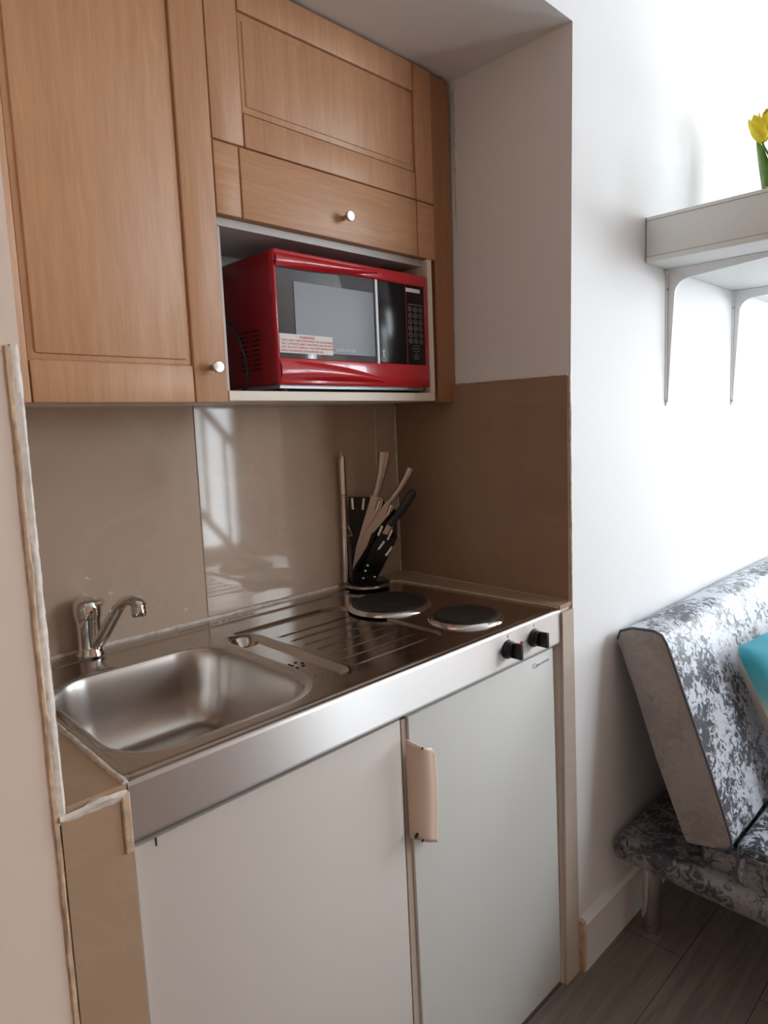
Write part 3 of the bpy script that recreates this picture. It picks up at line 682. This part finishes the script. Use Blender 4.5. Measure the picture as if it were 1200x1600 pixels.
fan_back = [(-0.046, 0.010), (0.016, 0.010), (0.080, 0.120), (0.082, 0.195), (0.050, 0.222), (0.015, 0.236), (-0.047, 0.240)]
obj('fan_panel', kplate(fan_back, 0.018, 0.022), M['black_gloss'], kbk)
obj('fan_panel', kplate(fan_front, -0.014, -0.010), M['black_gloss'], kbk)
def post(u0, z0, u1, z1):
    return obj('spacer_post', T([K(u0, z0, -0.016), K(u1, z1, -0.016)], 0.0042, 12), M['chrome'], kbk, True)
for a in ((-0.037, 0.240, -0.036, 0.210), (-0.006, 0.238, -0.010, 0.208), (0.036, 0.230, 0.026, 0.203), (0.066, 0.216, 0.056, 0.190),
          (0.040, 0.162, 0.028, 0.136), (0.066, 0.150, 0.053, 0.123), (0.044, 0.120, 0.027, 0.098), (0.064, 0.104, 0.046, 0.080)): post(*a)
for u, z in ((-0.010, 0.040), (-0.017, 0.020), (-0.004, 0.055), (0.014, 0.022)):
    obj('screw', L([(0.0035, 0), (0.0035, 0.002), (0.002, 0.003)], K(u, z, -0.014), tuple(-KN), 12), M['chrome'], kbk, True)
for u0 in (-0.030, 0.008): obj('bracket', kplate([(u0, 0.008), (u0+0.012, 0.008), (u0+0.012, 0.030), (u0, 0.030)], -0.010, 0.018), M['black'], kbk)
def knife(tip, guard, end, w0, w1, n, label, hm, blade_w, group='knives in the black stand'):
    tip = Vector(tip); guard = Vector(guard); end = Vector(end)
    d = (guard-tip).normalized(); p = Vector((d.y, -d.x))
    t = thing('kitchen_knife', label, 'knife', tuple(K(tip.x, tip.y, n)), group)
    pts = [tip, tip + d*(guard-tip).length*0.35 + p*blade_w*0.55, guard - d*0.012 + p*blade_w*0.75, guard + p*blade_w*0.62, guard - p*blade_w*0.3, tip + d*(guard-tip).length*0.3 - p*blade_w*0.25]
    obj('blade', kplate([(q.x, q.y) for q in pts], n-0.0008, n+0.0008), M['knife_steel'], t)
    h = (end-guard).normalized(); hp = Vector((h.y, -h.x)); Lh = (end-guard).length
    bm = bmesh.new(); rows = []; N = 12
    for i in range(N+1):
        s = i/N; bend = 0.004*math.sin(s*math.pi)
        c = guard + h*Lh*s + hp*bend
        w = w0 + (w1-w0)*s**1.3
        if i == N: w *= 0.96
        th = 0.006 + 0.002*s
        if hm == 'black' and s > 0.85: w *= math.sqrt(max(0.05, 1-((s-0.85)/0.16)**2))
        row = []
        for k in range(12):
            a = 2*math.pi*k/12; ca, sa = math.cos(a), math.sin(a)
            q = c + hp*w*math.copysign(abs(ca)**0.7, ca)
            row.append(bm.verts.new(K(q.x, q.y + (0.004*math.cos(a)*s if hm != 'black' else 0), n + th*math.copysign(abs(sa)**0.8, sa))))
        rows.append(row)
    for A, C in zip(rows, rows[1:]):
        for k in range(12): bm.faces.new([A[k], A[(k+1) % 12], C[(k+1) % 12], C[k]])
    bm.faces.new(rows[0][::-1]); bm.faces.new(rows[-1])
    obj('handle', bm, M['black'] if hm == 'black' else M['knife_steel'], t, True)
    return t
knife((-0.046, 0.040), (0.024, 0.240), (0.054, 0.358), 0.0085, 0.0175, 0.004, 'steel knife with wide flared handle standing most upright in the stand', 'steel', 0.034)
knife((-0.018, 0.120), (0.060, 0.222), (0.123, 0.312), 0.0075, 0.0135, -0.004, 'steel knife with slimmer flared handle leaning right beside the tallest knife', 'steel', 0.026)
knife((0.000, 0.060), (0.058, 0.160), (0.130, 0.254), 0.0105, 0.0125, -0.002, 'black handled kitchen knife leaning furthest right in the stand', 'black', 0.020)
ss = thing('sharpening_steel', 'slender steel rod with ring standing upright at the left of the stand', 'sharpening steel', tuple(K(-0.060, 0.010, 0.0)))
obj('rod', T([K(-0.064, 0.010, 0.0), K(-0.062, 0.12, 0.0), K(-0.0605, 0.240, 0.0)], 0.0088, 18), M['satin_metal'], ss, True)
obj('grip', L([(0.0085, 0.0), (0.0095, 0.002), (0.0095, 0.004), (0.0080, 0.006), (0.0098, 0.008), (0.0098, 0.108), (0.008, 0.112), (0, 0.112)], K(-0.0605, 0.240, 0), n=20), M['satin_metal'], ss, True)
obj('hanging_loop', T([K(-0.0605, 0.350, 0), K(-0.0605, 0.364, 0), K(-0.056, 0.364, 0)], 0.0012, 8), M['chrome'], ss, True)
obj('clip', T([K(-0.052, 0.165, -0.004), K(-0.043, 0.145, -0.008), K(-0.041, 0.137, -0.008), K(-0.053, 0.138, -0.006)], 0.0010, 8), M['chrome'], ss, True)

# ------------------------------------------------------------------ shelf with brackets
SX0, SX1 = 1.4135, 3.2
sh = thing('wall_shelf', 'thick greyish white box shelf fixed high on the white wall', 'shelf', (SX0, YF, 1.8075))
obj('board', B(SX0, SX1, -0.375, YF-0.001, 1.8080, 1.9225, bev=0.0012), M['shelf'], sh, True)
for z in (1.8220, 1.9125): obj('joint_line', B(SX0-0.0006, SX0+0.001, -0.374, YF-0.002, z, z+0.0011), M['shelf_line'], sh)
obj('wall_gap', B(SX0-0.0006, SX0+0.02, YF-0.0030, YF-0.0002, 1.810, 1.922), M['shelf_line'], sh)
def bracket(x, label):
    b = thing('shelf_bracket', label, 'bracket', (x, YF, 1.8075), 'white brackets under the wall shelf')
    zt_ = 1.8072
    obj('wall_plate', PR([(x-0.011, 1.800), (x+0.011, 1.800), (x+0.008, 1.46), (x+0.004, 1.438), (x-0.004, 1.438), (x-0.008, 1.46)], 'y', YF-0.0035, YF-0.0003), M['white_metal'], b)
    obj('shelf_plate', PR([(x-0.011, YF), (x+0.011, YF), (x+0.008, -0.33), (x-0.008, -0.33)], 'z', zt_-0.003, zt_), M['white_metal'], b)
    # rib: tapered down the wall and out along the shelf with a rounded inner corner
    pts = [(YF-0.003, zt_-0.003), (-0.33, zt_-0.003), (-0.33, zt_-0.007)]
    for k in range(9):
        a = math.pi/2*k/8; cy, cz, r = YF-0.062, zt_-0.068, 0.040
        pts.append((cy + r*math.sin(a), cz + r*math.cos(a)))
    pts += [(YF-0.007, 1.45), (YF-0.003, 1.442)]
    rb = obj('rib', PR(pts, 'x', x-0.0022, x+0.0022), M['white_metal'], b)
    for z in (1.755, 1.452): obj('screw', L([(0.0038, 0), (0.003, 0.0016), (0, 0.002)], (x-0.006, YF-0.0034, z), (0, -1, 0), 10), M['shelf_line'], b)
    return b
bracket(1.546, 'white metal bracket under the left end of the wall shelf')
bracket(2.045, 'white metal bracket further right under the wall shelf')

# ------------------------------------------------------------------ potted flowers on the shelf
pl = thing('potted_daffodils', 'yellow flowers with upright green leaves standing on the wall shelf', 'flowers', (1.80, -0.215, 1.9225))
px_, py_ = 1.80, -0.215
obj('pot', L([(0.045, 0.0), (0.048, 0.004), (0.058, 0.085), (0.060, 0.09), (0.055, 0.09), (0.052, 0.075), (0, 0.075)], (px_, py_, 1.9226), n=28), M['pot'], pl, True)
bm = bmesh.new()
for k in range(90):
    a = random.uniform(0, 6.28); r = random.uniform(0, 0.062); c = Vector((px_+r*math.cos(a), py_+r*math.sin(a), 2.004))
    dv = Vector((random.uniform(-1, 1), random.uniform(-1, 1), random.uniform(0.0, 1.2))).normalized()*random.uniform(0.015, 0.032)
    tube(bm, [c, c+dv*0.5+Vector((0, 0, 0.004)), c+dv], 0.0012, 5)
ms = obj('shredded_packing', bm, M['moss'], pl); ms['kind'] = 'stuff'
def leaf(x, y, h, lx, ly, w, tw):
    bm = bmesh.new(); rows = []
    for i in range(13):
        t = i/12; ww = 1.5*w*math.sin(math.pi*(0.12+0.88*t))**0.7 * (1 if t < 1 else 0)
        c = Vector((x+lx*t*t, y+ly*t*t, 1.995+h*t)); sd_ = Vector((math.cos(tw), math.sin(tw), 0)); nn = Vector((-math.sin(tw), math.cos(tw), 0))
        rows.append([bm.verts.new(c - sd_*ww), bm.verts.new(c + nn*ww*0.35), bm.verts.new(c + sd_*ww)])
    for A, C in zip(rows, rows[1:]):
        for k in range(2): bm.faces.new([A[k], A[k+1], C[k+1], C[k]])
    o = obj('leaf', bm, M['leaf'], pl, 'all'); o.modifiers.new('thick', 'SOLIDIFY').thickness = 0.0012
for a in ((-0.045, 0.00, 0.16, -0.020, 0.0, 0.012, -0.7), (-0.03, -0.01, 0.19, 0.004, 0.01, 0.015, -0.6), (-0.01, 0.0, 0.22, 0.01, 0, 0.014, -0.9), (0.01, 0.01, 0.2, 0.02, 0.01, 0.014, -0.3),
          (0.02, -0.02, 0.17, 0.03, -0.02, 0.012, 0.4), (0.0, 0.03, 0.18, -0.01, 0.03, 0.012, 1.2), (-0.02, -0.03, 0.15, -0.02, -0.03, 0.012, 0.2), (0.035, 0.01, 0.19, 0.04, 0.0, 0.012, 0.9)):
    leaf(px_+a[0], py_+a[1], *a[2:])
def flower(x, y, z, dx, dy, s=1.0):
    b0 = Vector((px_, py_, 2.0)); hd_ = Vector((x, y, z)); ax = Vector((dx, dy, 0.55)).normalized()
    st_ = obj('stem', T(catmull([b0 + (hd_-b0)*0.0, b0 + Vector(((x-px_)*0.35, (y-py_)*0.35, (z-2.0)*0.6)), hd_ - ax*0.01, hd_], 5), 0.003, 8), M['leaf'], pl, True)
    u = ax.orthogonal().normalized(); v = ax.cross(u)
    for k in range(6):
        a = k*math.pi/3 + (0.2 if k % 2 else 0); rad = (u*math.cos(a)+v*math.sin(a)); tn = ax.cross(rad)
        bm = bmesh.new(); rows = []
        for i in range(9):
            t = i/8; w = 0.0165*s*math.sin(math.pi*(0.10+0.90*t))**0.75
            r = s*(0.004 + 0.019*math.sin(t*math.pi*0.62)); hgt = s*0.050*t
            c = hd_ + rad*r + ax*hgt
            rows.append([bm.verts.new(c - tn*w - rad*w*0.35), bm.verts.new(c + rad*0.001), bm.verts.new(c + tn*w - rad*w*0.35)])
        for A, C in zip(rows, rows[1:]):
            for q in range(2): bm.faces.new([A[q], A[q+1], C[q+1], C[q]])
        o = obj('petal', bm, M['petal'], pl, 'all'); o.modifiers.new('thick', 'SOLIDIFY').thickness = 0.001
flower(px_-0.030, py_+0.015, 2.160, -0.35, -0.1, 1.35); flower(px_-0.018, py_-0.01, 2.19, 0.0, -0.3, 1.3); flower(px_+0.03, py_+0.01, 2.17, 0.5, 0.1, 1.2); flower(px_-0.070, py_+0.022, 2.138, -0.05, 0.05, 1.35); flower(px_-0.008, py_-0.045, 2.150, -0.1, -0.35, 1.35)

# ------------------------------------------------------------------ sofa bed
SE = 3.15
sf = thing('sofa_bed', 'silver grey crushed velvet click clack sofa bed against the white wall', 'sofa', (2.2, -0.45, 0))
prof = [(-0.020, 0.835), (-0.028, 0.858), (-0.060, 0.872), (-0.118, 0.876), (-0.140, 0.868), (-0.152, 0.850), (-0.176, 0.790), (-0.204, 0.714), (-0.236, 0.630), (-0.264, 0.556), (-0.292, 0.475), (-0.316, 0.402), (-0.318, 0.385), (-0.308, 0.372), (-0.280, 0.364), (-0.214, 0.350), (-0.206, 0.356), (-0.128, 0.545), (-0.072, 0.704)]
bm = bmesh.new(); NXs = 60; rows = []
X0b = 1.250
for i in range(NXs+1):
    t = i/NXs; x = X0b + (SE-X0b)*t; row = []
    for k, (y, z) in enumerate(prof):
        cy, cz = -0.17, 0.62
        sink = 0.008*(1-math.exp(-((x-X0b)/0.02))) if 5 < k < 12 else 0
        row.append(bm.verts.new((x, y - sink, z)))
    rows.append(row)
n = len(prof)
for A, C in zip(rows, rows[1:]):
    for k in range(n): bm.faces.new([A[k], A[(k+1) % n], C[(k+1) % n], C[k]])
bm.faces.new(rows[-1])
bk = obj('backrest', bm, M['velvet'], sf, 'all')
bm = bmesh.new(); v0 = [bm.verts.new((X0b, y, z)) for y, z in prof]
cen = Vector((X0b-0.006, -0.17, 0.61)); v1 = []
for v in v0:
    q = v.co.copy(); dq = Vector((0, cen.y-q.y, cen.z-q.z)); q2 = q + dq.normalized()*min(0.02, dq.length*0.5); q2.x = X0b-0.005; v1.append(bm.verts.new(q2))
for k in range(n): bm.faces.new([v0[k], v0[(k+1) % n], v1[(k+1) % n], v1[k]])
bm.faces.new(v1)
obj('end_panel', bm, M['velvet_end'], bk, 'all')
obj('piping', T([(X0b, y-0.001, z+0.001) for y, z in prof[:15]], 0.0035, 8), M['piping'], bk, True)
# seat mattress
def soft_box(x0, x1, y0, y1, z0, z1, r, puff=0.0, seg=4):
    bm = bmesh.new(); box(bm, x0, x1, y0, y1, z0, z1, r, seg)
    return bm
obj('seat', soft_box(1.252, SE, -0.98, -0.322, 0.262, 0.398, 0.028), M['velvet'], sf, True)
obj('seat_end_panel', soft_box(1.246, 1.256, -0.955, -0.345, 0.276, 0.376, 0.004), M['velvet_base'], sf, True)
obj('seat_piping', T([(1.250, -0.338, 0.27), (1.250, -0.330, 0.33), (1.250, -0.338, 0.384), (1.250, -0.36, 0.395), (1.250, -0.94, 0.395)], 0.0033, 8), M['piping'], sf, True)
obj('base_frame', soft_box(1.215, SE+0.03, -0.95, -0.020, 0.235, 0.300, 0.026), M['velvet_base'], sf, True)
obj('hinge', B(1.262, 1.30, -0.34, -0.24, 0.300, 0.352, bev=0.01), M['velvet_base'], sf, True)
for lx, ly in ((1.325, -0.085), (SE-0.12, -0.085), (1.325, -0.86), (SE-0.12, -0.86)):
    obj('leg', L([(0.026, 0.0), (0.0265, 0.002), (0.0265, 0.236), (0.026, 0.240)], (lx, ly, 0), n=32), M['chrome'], sf, True)
# scatter cushion leaning on the backrest
cu = thing('scatter_cushion', 'turquoise beach print cushion leaning on the sofa backrest', 'cushion', (1.70, -0.35, 0.41))
ctr = Vector((1.700, -0.350, 0.612)); cx_ax = Vector((1, -0.12, 0.06)).normalized(); cz_ax = Vector((0.02, 0.42, 0.91)); cz_ax = (cz_ax - cx_ax*cz_ax.dot(cx_ax)).normalized(); cn = cx_ax.cross(cz_ax).normalized()   # towards the room
def pillow(side):
    bm = bmesh.new(); N = 22; g = []
    for i in range(N+1):
        row = []
        for j in range(N+1):
            a, b = -1+2*i/N, -1+2*j/N
            th = 0.060*((1-a**4)*(1-b**4))**0.55
            pin = 1 - 0.045*((1-b*b) if abs(a) > 0 else 0)*a*a
            pin2 = 1 - 0.045*(1-a*a)*b*b
            row.append(bm.verts.new(ctr + cx_ax*a*0.215*pin + cz_ax*b*0.215*pin2 + cn*th*side + Vector((0, 0, 0.002*math.sin(9*a+5*b)))*(1-a*a)))
        g.append(row)
    for i in range(N):
        for j in range(N): bm.faces.new([g[i][j], g[i+1][j], g[i+1][j+1], g[i][j+1]])
    return bm
obj('front_cover', pillow(1), M['cushion'], cu, 'all'); obj('back_cover', pillow(-1), M['cushion_back'], cu, 'all')
